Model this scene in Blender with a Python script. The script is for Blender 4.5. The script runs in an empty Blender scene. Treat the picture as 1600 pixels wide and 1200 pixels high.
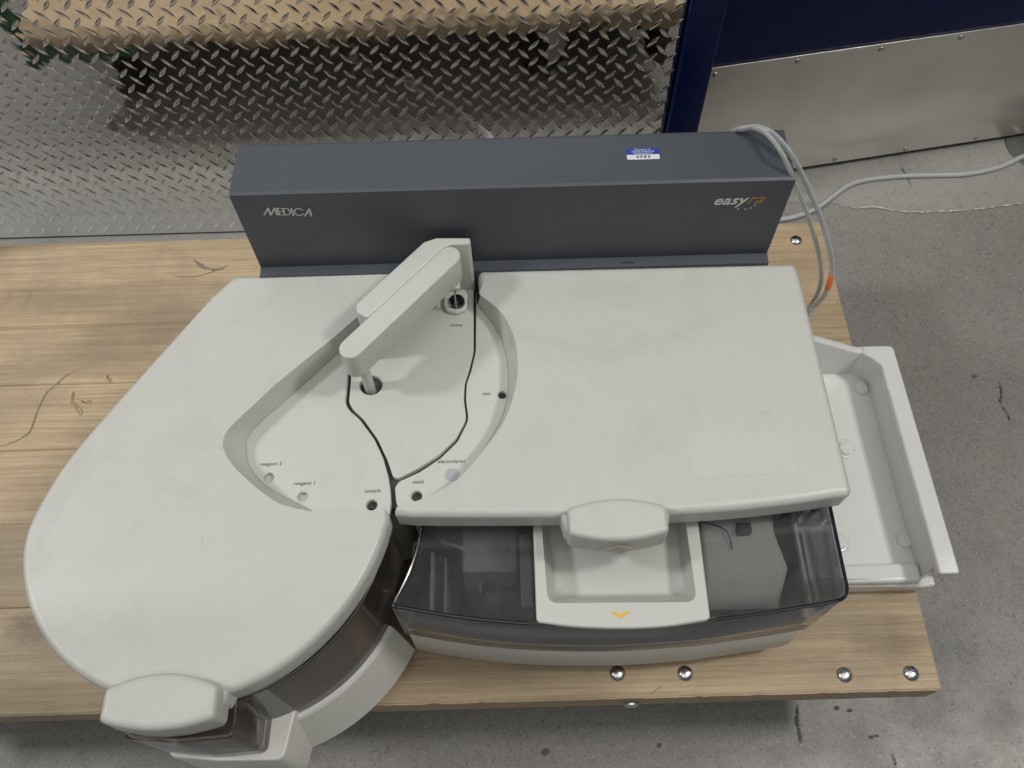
import bpy, bmesh, math, random
from math import sin, cos, radians, pi, hypot, atan2
from mathutils import Vector, Matrix, noise
random.seed(4)
S = bpy.context.scene
COL = S.collection
# ------------------------------------------------------------------ camera
FPX, PITCH, RHO = 1330.0, radians(60.5), 0.028
CAM = Vector((0, 0, .95))
Fw = Vector((0, cos(PITCH), -sin(PITCH))); R0 = Vector((1, 0, 0)); U0 = R0.cross(Fw)
Uv = U0*cos(RHO) + R0*sin(RHO); Rv = R0*cos(RHO) - U0*sin(RHO)
cd = bpy.data.cameras.new('camera'); cam = bpy.data.objects.new('camera', cd); COL.objects.link(cam)
m3 = Matrix((Rv, Uv, -Fw)).transposed()
cam.matrix_world = Matrix.Translation(CAM) @ m3.to_4x4()
cd.sensor_width = 36; cd.lens = FPX/1600*36; cd.clip_start = .01; cd.clip_end = 200
S.camera = cam
# ------------------------------------------------------------------ world, lamps, exposure
W = bpy.data.worlds.new('World'); S.world = W; W.use_nodes = True
W.node_tree.nodes['Background'].inputs[0].default_value = (.95, .98, 1.0, 1)
W.node_tree.nodes['Background'].inputs[1].default_value = .10
def area(name, loc, sx, sy, power, col, target=(0, .3, .1)):
    l = bpy.data.lights.new(name, 'AREA'); l.shape = 'RECTANGLE'; l.size = sx; l.size_y = sy; l.energy = power; l.color = col
    o = bpy.data.objects.new(name, l); COL.objects.link(o); o.location = loc
    d = Vector(target)-Vector(loc); o.rotation_euler = d.to_track_quat('-Z', 'Y').to_euler(); return o
area('ceiling_lamp', (-2.35, .30, 2.35), .32, .32, 37, (.97, .98, 1))
area('ceiling_lamp', (1.75, .22, 2.6), .32, .32, 33, (1, .98, .93))
area('fill_panel', (0, -.75, 3.1), 4.0, 1.5, 27, (1, .99, .96), (0, .2, 0))  # added fill panel giving soft light from the front
area('fill_strip', (.2, .66, 3.1), 4.2, .25, 14, (1, .985, .94), (.2, .7, 0))  # added strip that brightens the floor near the wall
area('fill_panel', (0, 3.6, 3.3), 4.0, .8, 20, (1, .99, .97), (0, .5, 0))  # added panel beyond the wall, puts sheen on the housing top
S.view_settings.view_transform = 'Standard'; S.view_settings.look = 'None'
S.view_settings.exposure = 0; S.view_settings.gamma = 1
S.render.engine = 'CYCLES'
try:
    S.cycles.transparent_max_bounces = 24; S.cycles.max_bounces = 10; S.cycles.glossy_bounces = 5
except Exception: pass

# ------------------------------------------------------------------ helpers
def P(px, py, z):
    d = Fw*FPX + Rv*(px-800) - Uv*(py-600)
    return CAM + d*((z-CAM.z)/d.z)
def P2(px, py, z):
    p = P(px, py, z); return (p.x, p.y)
def PL(px, py, n0, nn):
    d = Fw*FPX + Rv*(px-800) - Uv*(py-600)
    return CAM + d*(nn.dot(n0-CAM)/nn.dot(d))
def mk(name, vs, fs, mat, parent=None, ang=35, smooth=True):
    me = bpy.data.meshes.new(name); me.from_pydata([tuple(v) for v in vs], [], fs); me.update()
    bm = bmesh.new(); bm.from_mesh(me); bmesh.ops.recalc_face_normals(bm, faces=bm.faces); bm.to_mesh(me); bm.free()
    return fin(name, me, mat, parent, ang, smooth)
def fin(name, me, mat, parent=None, ang=35, smooth=True):
    me.materials.append(mat)
    if smooth:
        me.polygons.foreach_set('use_smooth', [True]*len(me.polygons)); me.set_sharp_from_angle(angle=radians(ang))
        for p in me.polygons:
            if abs(p.normal.z) > .99999: p.use_smooth = False
    o = bpy.data.objects.new(name, me); COL.objects.link(o)
    if parent:
        o.parent = parent; o.matrix_parent_inverse = WM(parent).inverted()
    return o
def WM(o):
    m = Matrix.LocRotScale(o.location, o.rotation_euler, o.scale)
    if o.parent: m = WM(o.parent) @ o.matrix_parent_inverse @ m
    return m
def empty(name, loc, label, cat, group=None):
    o = bpy.data.objects.new(name, None); COL.objects.link(o); o.location = loc; o.empty_display_size = .05
    return tag(o, label, cat, group)
def tag(o, label, cat=None, group=None):
    o['label'] = label
    if cat: o['category'] = cat
    if group: o['group'] = group
    return o
def catmull(pts, n=6):
    out = []; L = len(pts)
    for i in range(L-1):
        p0 = pts[max(i-1, 0)]; p1 = pts[i]; p2 = pts[i+1]; p3 = pts[min(i+2, L-1)]
        for k in range(n):
            t = k/n
            out.append(tuple(.5*((2*b)+(-a+c)*t+(2*a-5*b+4*c-d)*t*t+(-a+3*b-3*c+d)*t**3) for a, b, c, d in zip(p0, p1, p2, p3)))
    out.append(tuple(pts[-1])); return out
def fillet(pts, r, n=5, closed=True):
    out = []; L = len(pts)
    for i in range(L):
        p = Vector(pts[i][:2]); ri = pts[i][2] if len(pts[i]) > 2 else r
        if (not closed and i in (0, L-1)) or ri <= 0: out.append(tuple(p)); continue
        a = Vector(pts[i-1][:2]); b = Vector(pts[(i+1) % L][:2])
        da = (a-p); db = (b-p); la, lb = da.length, db.length
        if la < 1e-7 or lb < 1e-7: continue
        da /= la; db /= lb; c = max(-1, min(1, da.dot(db))); th = math.acos(c)
        if th > pi-.06: out.append(tuple(p)); continue
        t = min(ri/math.tan(th/2), la*.48, lb*.48)
        A = p+da*t; B = p+db*t
        for k in range(n+1):
            s = k/n; q = A*(1-s)**2 + p*2*s*(1-s) + B*s*s; out.append((q.x, q.y))
    return out
def ccw(p):
    a = sum(p[i-1][0]*p[i][1]-p[i][0]*p[i-1][1] for i in range(len(p)))
    return list(p) if a > 0 else list(p)[::-1]
def offs(poly, d, closed=True):      # + = outward for CCW
    out = []; L = len(poly)
    for i in range(L):
        p = Vector(poly[i][:2])
        if closed: a = Vector(poly[i-1][:2]); b = Vector(poly[(i+1) % L][:2])
        else: a = Vector(poly[max(i-1, 0)][:2]); b = Vector(poly[min(i+1, L-1)][:2])
        e1 = (p-a); e2 = (b-p)
        if e1.length < 1e-9: e1 = e2
        if e2.length < 1e-9: e2 = e1
        n1 = Vector((e1.y, -e1.x)).normalized(); n2 = Vector((e2.y, -e2.x)).normalized()
        n = (n1+n2)
        if n.length < 1e-6: n = n1.copy()
        n.normalize(); k = 1/max(.5, n.dot(n1)); q = p+n*d*k
        out.append((q.x, q.y))
    return out
def circ(c, r, n=28, a0=0): return [(c[0]+r*cos(a0+2*pi*i/n), c[1]+r*sin(a0+2*pi*i/n)) for i in range(n)]
def cap_mesh(bm, loops, z):
    """fill the region bounded by several loops of BMVerts"""
    ed = []
    for lp in loops:
        for i in range(len(lp)):
            e = bm.edges.get((lp[i-1], lp[i])) or bm.edges.new((lp[i-1], lp[i])); ed.append(e)
    bmesh.ops.triangle_fill(bm, use_beauty=True, use_dissolve=False, edges=ed)
def slab(name, poly, zt, zb, mat, parent=None, r=.002, n=4, holes=(), hole_depth=None, draft=0., bottom=True, ang=40, rb=0, inner=0, zf=None):
    """rounded-edge slab. inner>0: hollow shell, wall thickness inner, open below. zf: height function added."""
    poly = ccw(poly); bm = bmesh.new()
    prof = []
    for k in range(n+1):
        a = pi/2*k/n; prof.append((-r*(1-sin(a)), zt-r*(1-cos(a))))
    prof.append((draft, zb+rb))
    if rb:
        for k in range(1, n+1):
            a = pi/2*k/n; prof.append((draft-rb*(1-cos(a)), zb+rb-rb*sin(a)))
    def loop(d, z): return [bm.verts.new((x, y, z)) for x, y in offs(poly, d)]
    def bridge(A, B):
        L = len(A)
        for i in range(L):
            try: bm.faces.new((A[i-1], A[i], B[i], B[i-1]))
            except ValueError: pass
    rows = [loop(d, z) for d, z in prof]
    for a, b in zip(rows, rows[1:]): bridge(a, b)
    hl = []; bl = []
    hd = hole_depth or (zt-zb)
    for h in holes:
        h = ccw(h)[::-1]; rr = .0008
        top = [bm.verts.new((x, y, zt)) for x, y in offs(h, -rr)]
        mid = [bm.verts.new((x, y, zt-rr)) for x, y in h]; bot = [bm.verts.new((x, y, zt-hd)) for x, y in h]
        bridge(top, mid); bridge(mid, bot); hl.append(top); bl.append(bot)
    cap_mesh(bm, [rows[0]]+hl, zt)
    if inner:
        ir = [[bm.verts.new((x, y, z)) for x, y in offs(poly, d)] for d, z in ((-inner-r*.3, zt-inner), (-inner, zt-inner-r*.4), (-inner+draft, zb))]
        bridge(ir[0], ir[1]); bridge(ir[1], ir[2]); bridge(ir[2], rows[-1])
        ihl = []
        for h in holes:
            h = ccw(h)[::-1]; ihl.append([bm.verts.new((x, y, zt-inner)) for x, y in h])
        cap_mesh(bm, [ir[0]]+ihl, zt-inner)
    elif bottom: cap_mesh(bm, [rows[-1]]+(bl if hd >= zt-zb-1e-4 and not hole_depth else []), zb)
    bmesh.ops.recalc_face_normals(bm, faces=bm.faces)
    if zf:
        for v in bm.verts: v.co.z += zf(v.co)
    me = bpy.data.meshes.new(name); bm.to_mesh(me); bm.free()
    return fin(name, me, mat, parent, ang)
def box(name, x0, x1, y0, y1, z0, z1, mat, parent=None, r=.0015, **k):
    return slab(name, fillet([(x0, y0), (x1, y0), (x1, y1), (x0, y1)], max(r*1.5, .0005), 3), z1, z0, mat, parent, r=r, n=3, **k)
def boxg(name, x0, x1, y0, y1, z0, z1, mat, parent=None, bev=.003, M=None):
    bm = bmesh.new(); bmesh.ops.create_cube(bm, size=1)
    for v in bm.verts: v.co = Vector(((x0+x1)/2+v.co.x*(x1-x0), (y0+y1)/2+v.co.y*(y1-y0), (z0+z1)/2+v.co.z*(z1-z0)))
    if bev: bmesh.ops.bevel(bm, geom=bm.edges[:], offset=bev, segments=3, affect='EDGES', profile=.5)
    if M: bmesh.ops.transform(bm, matrix=M, verts=bm.verts)
    me = bpy.data.meshes.new(name); bm.to_mesh(me); bm.free(); return fin(name, me, mat, parent, 30)
def tube(name, pts, r, mat, parent=None, n=12, sub=8, caps=True, smoothpts=True):
    pts = [tuple(p) for p in pts]
    if smoothpts and len(pts) > 2: pts = catmull(pts, sub)
    pts = [Vector(p) for p in pts]; vs = []; fs = []
    t = (pts[1]-pts[0]).normalized(); u = t.orthogonal().normalized()
    for i, p in enumerate(pts):
        t = (pts[min(i+1, len(pts)-1)]-pts[max(i-1, 0)]).normalized()
        u = (u-t*u.dot(t)).normalized(); w = t.cross(u)
        for k in range(n):
            a = 2*pi*k/n; vs.append(p+(u*cos(a)+w*sin(a))*r)
    for i in range(len(pts)-1):
        for k in range(n):
            fs.append((i*n+k, i*n+(k+1) % n, (i+1)*n+(k+1) % n, (i+1)*n+k))
    if caps: fs.append(tuple(range(n))[::-1]); fs.append(tuple((len(pts)-1)*n+k for k in range(n)))
    return mk(name, vs, fs, mat, parent)
def lathe(name, prof, c, mat, parent=None, n=32, M=None):
    vs = []; fs = []
    for r, z in prof:
        for k in range(n):
            a = 2*pi*k/n; vs.append(Vector((r*cos(a), r*sin(a), z)))
    for i in range(len(prof)-1):
        for k in range(n): fs.append((i*n+k, i*n+(k+1) % n, (i+1)*n+(k+1) % n, (i+1)*n+k))
    if prof[0][0] > 1e-5: fs.append(tuple(range(n)))
    if prof[-1][0] > 1e-5: fs.append(tuple((len(prof)-1)*n+k for k in range(n)))
    if M: vs = [M @ v for v in vs]
    vs = [v+Vector(c) for v in vs]
    return mk(name, vs, fs, mat, parent)
def strip(name, O, I, prof, mat, parent=None, ang=50):
    """ruled surface between two 3D paths; prof = [(h, z)] with h along O->I, z absolute drop fraction"""
    n = len(O); vs = []; fs = []
    for h, v in prof:
        for a, b in zip(O, I): vs.append((a[0]+(b[0]-a[0])*h, a[1]+(b[1]-a[1])*h, a[2]+(b[2]-a[2])*v))
    for k in range(len(prof)-1):
        for i in range(n-1): fs.append((k*n+i, k*n+i+1, (k+1)*n+i+1, (k+1)*n+i))
    return vs, fs
def resample(p, n):
    p = [Vector(q) for q in p]; L = [0]
    for a, b in zip(p, p[1:]): L.append(L[-1]+(b-a).length)
    out = []; j = 0
    for i in range(n):
        s = L[-1]*i/(n-1)
        while j < len(L)-2 and L[j+1] < s: j += 1
        t = (s-L[j])/max(1e-9, L[j+1]-L[j]); out.append(tuple(p[j].lerp(p[j+1], t)))
    return out
def text(name, s, M, size, mat, parent, shear=0., bold=0., spacing=1., depth=.0001, align='CENTER'):
    cu = bpy.data.curves.new(name, 'FONT'); cu.body = s; cu.size = size; cu.shear = shear; cu.offset = bold; cu.extrude = depth
    cu.space_character = spacing; cu.align_x = align; cu.align_y = 'CENTER'; cu.resolution_u = 3
    o = bpy.data.objects.new(name, cu); COL.objects.link(o); bpy.context.view_layer.update()
    me = bpy.data.meshes.new_from_object(o.evaluated_get(bpy.context.evaluated_depsgraph_get()))
    bpy.data.objects.remove(o); me.transform(M); me.materials.clear()
    return fin(name, me, mat, parent, smooth=False)

# ------------------------------------------------------------------ materials
def nd(t, ty, **kw):
    n = t.nodes.new(ty)
    for k, v in kw.items():
        if k in n.inputs: n.inputs[k].default_value = v
        else: setattr(n, k, v)
    return n
def base(name, col, rough=.5, metal=0, spec=.5):
    m = bpy.data.materials.new(name); m.use_nodes = True; t = m.node_tree; b = t.nodes['Principled BSDF']
    b.inputs['Base Color'].default_value = (*col, 1); b.inputs['Roughness'].default_value = rough
    b.inputs['Metallic'].default_value = metal; b.inputs['Specular IOR Level'].default_value = spec
    return m, t, b
def coords(t, scale=(1, 1, 1), obj=True):
    tc = t.nodes.new('ShaderNodeTexCoord'); mp = t.nodes.new('ShaderNodeMapping'); mp.inputs['Scale'].default_value = scale
    t.links.new(tc.outputs['Object'], mp.inputs['Vector']); return mp.outputs['Vector']
def noise_(t, vec, scale, detail=3, rough=.5, dist=0):
    n = t.nodes.new('ShaderNodeTexNoise'); n.inputs['Scale'].default_value = scale; n.inputs['Detail'].default_value = detail
    n.inputs['Roughness'].default_value = rough; n.inputs['Distortion'].default_value = dist; t.links.new(vec, n.inputs['Vector']); return n.outputs['Fac']
def ramp(t, fac, stops):
    r = t.nodes.new('ShaderNodeValToRGB'); e = r.color_ramp.elements
    while len(e) < len(stops): e.new(.5)
    for i, (p, c) in enumerate(stops):
        e[i].position = p; e[i].color = (*(c if hasattr(c, '__len__') else (c, c, c)), 1)
    t.links.new(fac, r.inputs['Fac']); return r.outputs['Color']
def mix(t, a, b, fac, mode='MIX'):
    n = t.nodes.new('ShaderNodeMix'); n.data_type = 'RGBA'; n.blend_type = mode
    for i, v in ((6, a), (7, b)):
        if hasattr(v, 'is_linked') or hasattr(v, 'links'): t.links.new(v, n.inputs[i])
        else: n.inputs[i].default_value = (*v, 1)
    if isinstance(fac, (int, float)): n.inputs[0].default_value = fac
    else: t.links.new(fac, n.inputs[0])
    return n.outputs[2]
def bump(t, b, h, strength, dist):
    n = t.nodes.new('ShaderNodeBump'); n.inputs['Strength'].default_value = strength; n.inputs['Distance'].default_value = dist
    t.links.new(h, n.inputs['Height']); t.links.new(n.outputs[0], b.inputs['Normal']); return n
def plastic(name, col, rough=.42, grain=1., dirt=.5):
    m, t, b = base(name, col, rough); v = coords(t)
    smear = noise_(t, v, 9, 5, .65, 1.2); spots = noise_(t, v, 55, 4, .7)
    d1 = ramp(t, smear, [(.50, 0), (.78, 1)]); d2 = ramp(t, spots, [(.60, 0), (.74, 1)])
    mul = t.nodes.new('ShaderNodeMath'); mul.operation = 'MULTIPLY'; t.links.new(d1, mul.inputs[0]); t.links.new(d2, mul.inputs[1])
    c1 = mix(t, col, tuple(c*.86 for c in col), mix(t, (0, 0, 0), (dirt,)*3, d1))
    c2 = mix(t, c1, tuple(c*.62 for c in col), mix(t, (0, 0, 0), (dirt,)*3, mul.outputs[0]))
    t.links.new(c2, b.inputs['Base Color'])
    rr = ramp(t, smear, [(.3, rough-.06), (.7, rough+.12)]); t.links.new(rr, b.inputs['Roughness'])
    ti = noise_(t, v, 170, 5, .8); tm = noise_(t, v, 7, 3, .6)
    m4 = t.nodes.new('ShaderNodeMath'); m4.operation = 'MULTIPLY'; t.links.new(ramp(t, ti, [(.665, 0), (.70, 1)]), m4.inputs[0]); t.links.new(ramp(t, tm, [(.46, 0), (.62, dirt)]), m4.inputs[1])
    c3 = mix(t, c2, tuple(c*.5 for c in col), m4.outputs[0]); t.links.new(c3, b.inputs['Base Color'])
    g = noise_(t, v, 850, 2, .6); bump(t, b, g, .35*grain, .0006)
    return m
M_LID = plastic('ivory_textured_plastic', (.505, .506, .468), .31, 1.35, .8)
M_RES = plastic('label_residue', (.524, .524, .484), .30, .8, .9)
M_DECK = plastic('ivory_deck_plastic', (.52, .52, .480), .42, 1.1, .5)
M_ARM = plastic('ivory_smooth_plastic', (.515, .515, .477), .36, .4, .3)
M_TRAY = plastic('white_gloss_plastic', (.70, .70, .68), .2, .05, .15)
M_BASE = plastic('base_plastic', (.66, .655, .61), .35, .3, .3)
M_HOUSE = plastic('slate_textured_paint', (.056, .063, .076), .38, 1.6, .15)
M_DARK = base('dark_interior', (.035, .038, .042), .6)[0]
M_DARK2 = base('charcoal_panel', (.075, .082, .09), .45)[0]
M_GREYP = base('grey_panel', (.34, .34, .33), .5)[0]
M_LINER = base('pale_liner', (.66, .66, .63), .35)[0]
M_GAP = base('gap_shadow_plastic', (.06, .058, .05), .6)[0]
M_DISC = base('grey_membrane', (.36, .37, .39), .5)[0]
M_INK = base('grey_ink', (.10, .10, .095), .6)[0]
M_WHITE = base('white_ink', (.62, .62, .60), .5)[0]
M_ORANGE = base('orange_ink', (.42, .20, .05), .5)[0]
M_YEL = base('yellow_chevron', (.75, .42, .02), .45)[0]
M_YELP = base('faded_chevron', (.60, .50, .24), .5)[0]
M_BLUE = base('sticker_blue', (.012, .035, .28), .4)[0]
M_STW = base('sticker_white', (.62, .62, .66), .4)[0]
M_BLACKINK = base('black_ink', (.02, .02, .02), .6)[0]
M_BAND = base('orange_band', (.85, .20, .06), .5)[0]
M_RUB = base('black_rubber', (.02, .02, .02), .7)[0]
M_STEEL = base('bright_steel', (.62, .62, .62), .18, 1)[0]
M_SCREW = base('screw_steel', (.5, .5, .48), .3, 1)[0]
M_NEEDLE = base('needle_steel', (.45, .44, .42), .3, 1)[0]
M_BLACKP = base('black_post_paint', (.012, .013, .012), .35)[0]
M_PLATE2 = base('dull_base_plate', (.11, .11, .095), .5)[0]
M_BOTTLE = base('amber_bottle', (.30, .20, .12), .35)[0]; M_BOTTLE2 = base('milky_bottle', (.78, .70, .60), .4)[0]
M_CAST = base('caster_white_steel', (.45, .46, .46), .4, .2)[0]
def zinc():
    m, t, b = base('zinc_bolt', (.58, .59, .60), .22, 1); v = coords(t)
    n = noise_(t, v, 260, 4, .6); t.links.new(ramp(t, n, [(.35, .12), (.7, .42)]), b.inputs['Roughness']); bump(t, b, n, .4, .0008)
    return m
M_BOLT = zinc()
def glassy(name, tint, rough=.06, ior=1.5, haze=0, hcol=(.62, .61, .58)):
    m = bpy.data.materials.new(name); m.use_nodes = True; t = m.node_tree; t.nodes.clear()
    o = t.nodes.new('ShaderNodeOutputMaterial'); mx = t.nodes.new('ShaderNodeMixShader')
    tr = nd(t, 'ShaderNodeBsdfTransparent'); tr.inputs[0].default_value = (*tint, 1)
    gl = t.nodes.new('ShaderNodeBsdfGlossy'); gl.inputs['Roughness'].default_value = rough; gl.inputs[0].default_value = (.95, .96, 1, 1)
    fr = t.nodes.new('ShaderNodeFresnel'); fr.inputs[0].default_value = ior
    t.links.new(fr.outputs[0], mx.inputs[0]); t.links.new(tr.outputs[0], mx.inputs[1]); t.links.new(gl.outputs[0], mx.inputs[2])
    if haze:
        dfu = t.nodes.new('ShaderNodeBsdfDiffuse'); dfu.inputs[0].default_value = (*hcol, 1); m2 = t.nodes.new('ShaderNodeMixShader')
        hz = noise_(t, coords(t), 30, 4, .65, 1.5); t.links.new(ramp(t, hz, [(.3, haze*.7), (.75, haze*1.5)]), m2.inputs[0])
        t.links.new(mx.outputs[0], m2.inputs[1]); t.links.new(dfu.outputs[0], m2.inputs[2]); t.links.new(m2.outputs[0], o.inputs[0])
    else: t.links.new(mx.outputs[0], o.inputs[0])
    v = coords(t); n = noise_(t, v, 14, 4, .6); r = ramp(t, n, [(.35, rough*.6), (.75, rough*2.2)]); t.links.new(r, gl.inputs['Roughness'])
    return m
M_SMOKE = glassy('smoked_acrylic', (.76, .765, .765), haze=.035)
M_SMOKEB = glassy('brown_smoked_acrylic', (.95, .91, .87), .08, haze=.06, hcol=(.36, .27, .20))
M_RIM = base('smoked_edge', (.012, .013, .018), .15)[0]  # near-black for beads standing in for light lost along acrylic edges
M_CLEAR = glassy('clear_acrylic', (.86, .88, .88), .05)
def tubing(name, tint, body):
    m = bpy.data.materials.new(name); m.use_nodes = True; t = m.node_tree; b = t.nodes['Principled BSDF']
    b.inputs['Base Color'].default_value = (*body, 1); b.inputs['Roughness'].default_value = .15
    mx = t.nodes.new('ShaderNodeMixShader'); tr = t.nodes.new('ShaderNodeBsdfTransparent'); tr.inputs[0].default_value = (*tint, 1)
    lw = t.nodes.new('ShaderNodeLayerWeight'); lw.inputs[0].default_value = .35
    r = ramp(t, lw.outputs['Facing'], [(0, .25), (.9, .95)])
    t.links.new(r, mx.inputs[0]); t.links.new(tr.outputs[0], mx.inputs[1]); t.links.new(b.outputs[0], mx.inputs[2])
    t.links.new(mx.outputs[0], t.nodes['Material Output'].inputs[0]); return m
M_TUBE = tubing('clear_tubing', (.88, .88, .84), (.55, .56, .52)); M_TUBE2 = tubing('milky_tubing', (.75, .77, .78), (.62, .64, .65))

def wood():
    m, t, b = base('worn_beech', (.45, .34, .22), .62); tc = t.nodes.new('ShaderNodeTexCoord')
    oi = t.nodes.new('ShaderNodeObjectInfo')
    sh = t.nodes.new('ShaderNodeVectorMath'); sh.operation = 'MULTIPLY_ADD'
    cmb = t.nodes.new('ShaderNodeCombineXYZ')
    mm = t.nodes.new('ShaderNodeMath'); mm.operation = 'MULTIPLY'; mm.inputs[1].default_value = 7; t.links.new(oi.outputs['Random'], mm.inputs[0])
    for i in range(3): t.links.new(mm.outputs[0], cmb.inputs[i])
    sh.inputs[1].default_value = (1, 1, 1); t.links.new(tc.outputs['Object'], sh.inputs[0]); t.links.new(cmb.outputs[0], sh.inputs[2])
    def mp(s):
        n = t.nodes.new('ShaderNodeMapping'); n.inputs['Scale'].default_value = s; t.links.new(sh.outputs[0], n.inputs['Vector']); return n.outputs[0]
    grain = noise_(t, mp((1.6, 70, 70)), 3.0, 7, .7, .12); fine = noise_(t, mp((5, 210, 210)), 2.0, 6, .8)
    figure = noise_(t, mp((1.0, 5, 5)), 2.2, 4, .55, .5); dirt = noise_(t, tc.outputs['Object'], 6.5, 6, .65, .5)
    speck = noise_(t, tc.outputs['Object'], 210, 3, .75); pits = noise_(t, mp((40, 260, 260)), 1.6, 3, .8)
    c = ramp(t, grain, [(.28, (.32, .235, .14)), (.5, (.45, .35, .225)), (.72, (.565, .46, .315))])
    c = mix(t, c, (.25, .18, .11), ramp(t, figure, [(.52, 0), (.74, .6)]))
    c = mix(t, c, (.17, .125, .075), ramp(t, fine, [(.54, 0), (.68, .65)]))
    c = mix(t, c, (.09, .065, .04), ramp(t, pits, [(.70, 0), (.76, .7)]))
    c = mix(t, c, (.23, .185, .14), ramp(t, dirt, [(.46, 0), (.74, .6)]))
    c = mix(t, c, (.62, .55, .45), ramp(t, speck, [(.60, 0), (.74, .55)]))
    def blot(cx, cy, rx, ry, col, amt):
        nonlocal c
        sp = t.nodes.new('ShaderNodeVectorMath'); sp.operation = 'SUBTRACT'; sp.inputs[1].default_value = (cx, cy, 0); t.links.new(tc.outputs['Object'], sp.inputs[0])
        sc = t.nodes.new('ShaderNodeVectorMath'); sc.operation = 'MULTIPLY'; sc.inputs[1].default_value = (1/rx, 1/ry, 0); t.links.new(sp.outputs[0], sc.inputs[0])
        ln_ = t.nodes.new('ShaderNodeVectorMath'); ln_.operation = 'LENGTH'; t.links.new(sc.outputs[0], ln_.inputs[0])
        wn = noise_(t, tc.outputs['Object'], .9/min(rx, ry), 5, .65, .6); a = t.nodes.new('ShaderNodeMath'); a.operation = 'MULTIPLY_ADD'; a.inputs[1].default_value = 1.6; t.links.new(wn, a.inputs[0]); t.links.new(ln_.outputs['Value'], a.inputs[2])
        hf = t.nodes.new('ShaderNodeMath'); hf.operation = 'MULTIPLY'; hf.inputs[1].default_value = .4; t.links.new(a.outputs[0], hf.inputs[0])
        c = mix(t, c, col, ramp(t, hf.outputs[0], [(.36, amt*.72), (.74, 0)]))
    blot(-.60, .69, .20, .030, (.21, .165, .11), .75); blot(-.45, .655, .14, .05, (.25, .20, .15), .7)
    blot(-.56, .60, .10, .035, (.24, .20, .15), .6); blot(-.545, .245, .035, .022, (.16, .12, .08), .9)
    blot(.405, .205, .050, .030, (.22, .155, .095), .85); blot(-.40, .705, .12, .02, (.24, .19, .13), .6)
    tint = ramp(t, oi.outputs['Random'], [(0, (.82, .79, .76)), (1, (1.05, 1.01, .95))])
    c = mix(t, c, tint, 1.0, 'MULTIPLY')
    t.links.new(c, b.inputs['Base Color']); t.links.new(ramp(t, speck, [(.35, .42), (.7, .66)]), b.inputs['Roughness'])
    ad = t.nodes.new('ShaderNodeMath'); ad.operation = 'ADD'; t.links.new(fine, ad.inputs[0]); t.links.new(grain, ad.inputs[1])
    bump(t, b, ad.outputs[0], .35, .0012); return m
M_WOOD = wood()
def concrete(c0=(.205, .195, .178), c1=(.255, .244, .224), k=.62):
    m, t, b = base('ground_concrete', (.25, .24, .22), .55); v = coords(t)
    big = noise_(t, v, 2.2, 5, .6, .5); mid = noise_(t, v, 14, 4, .6); fine = noise_(t, v, 230, 3, .7)
    c = ramp(t, big, [(.3, c0), (.7, c1)])
    c = mix(t, c, (.15, .145, .14), ramp(t, mid, [(.52, 0), (.78, .45)]))
    def agg(scale, col, lo, hi, thr):
        vo = t.nodes.new('ShaderNodeTexVoronoi'); vo.inputs['Scale'].default_value = scale; vo.inputs['Randomness'].default_value = 1
        wob = t.nodes.new('ShaderNodeVectorMath'); wob.operation = 'ADD'
        nn = t.nodes.new('ShaderNodeTexNoise'); nn.inputs['Scale'].default_value = scale*1.3; t.links.new(v, nn.inputs['Vector'])
        sc = t.nodes.new('ShaderNodeVectorMath'); sc.operation = 'SCALE'; sc.inputs['Scale'].default_value = .6/scale; t.links.new(nn.outputs['Color'], sc.inputs[0])
        t.links.new(v, wob.inputs[0]); t.links.new(sc.outputs[0], wob.inputs[1]); t.links.new(wob.outputs[0], vo.inputs['Vector'])
        sep = t.nodes.new('ShaderNodeSeparateColor'); t.links.new(vo.outputs['Color'], sep.inputs[0])
        sel = ramp(t, sep.outputs[0], [(thr, 0), (thr+.02, 1)]); d = ramp(t, vo.outputs['Distance'], [(lo, 1), (hi, 0)])
        mu = t.nodes.new('ShaderNodeMath'); mu.operation = 'MULTIPLY'; t.links.new(sel, mu.inputs[0]); t.links.new(d, mu.inputs[1]); return col, mu.outputs[0]
    for a in ((330, (.37, .355, .325), .28, .42, .60), (230, (.12, .115, .108), .25, .40, .70), (95, (.085, .08, .078), .13, .24, .90), (140, (.36, .345, .32), .15, .25, .86)):
        col, f = agg(*a)
        if k < 1:
            fm = t.nodes.new('ShaderNodeMath'); fm.operation = 'MULTIPLY'; fm.inputs[1].default_value = k; t.links.new(f, fm.inputs[0]); f = fm.outputs[0]
        c = mix(t, c, col, f)
    f2 = noise_(t, v, 95, 5, .85); f3 = noise_(t, v, 48, 4, .7, .6)
    c = mix(t, c, tuple(x*1.55 for x in c1), ramp(t, fine, [(.56, 0), (.72, .5)]))
    c = mix(t, c, tuple(x*.50 for x in c0), ramp(t, f2, [(.30, .65), (.46, 0)]))
    c = mix(t, c, tuple(x*.62 for x in c0), ramp(t, f3, [(.60, 0), (.78, .5)]))
    t.links.new(c, b.inputs['Base Color']); t.links.new(ramp(t, mid, [(.3, .38), (.7, .6)]), b.inputs['Roughness'])
    bump(t, b, fine, .12, .001); return m
M_CONC = concrete()
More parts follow.
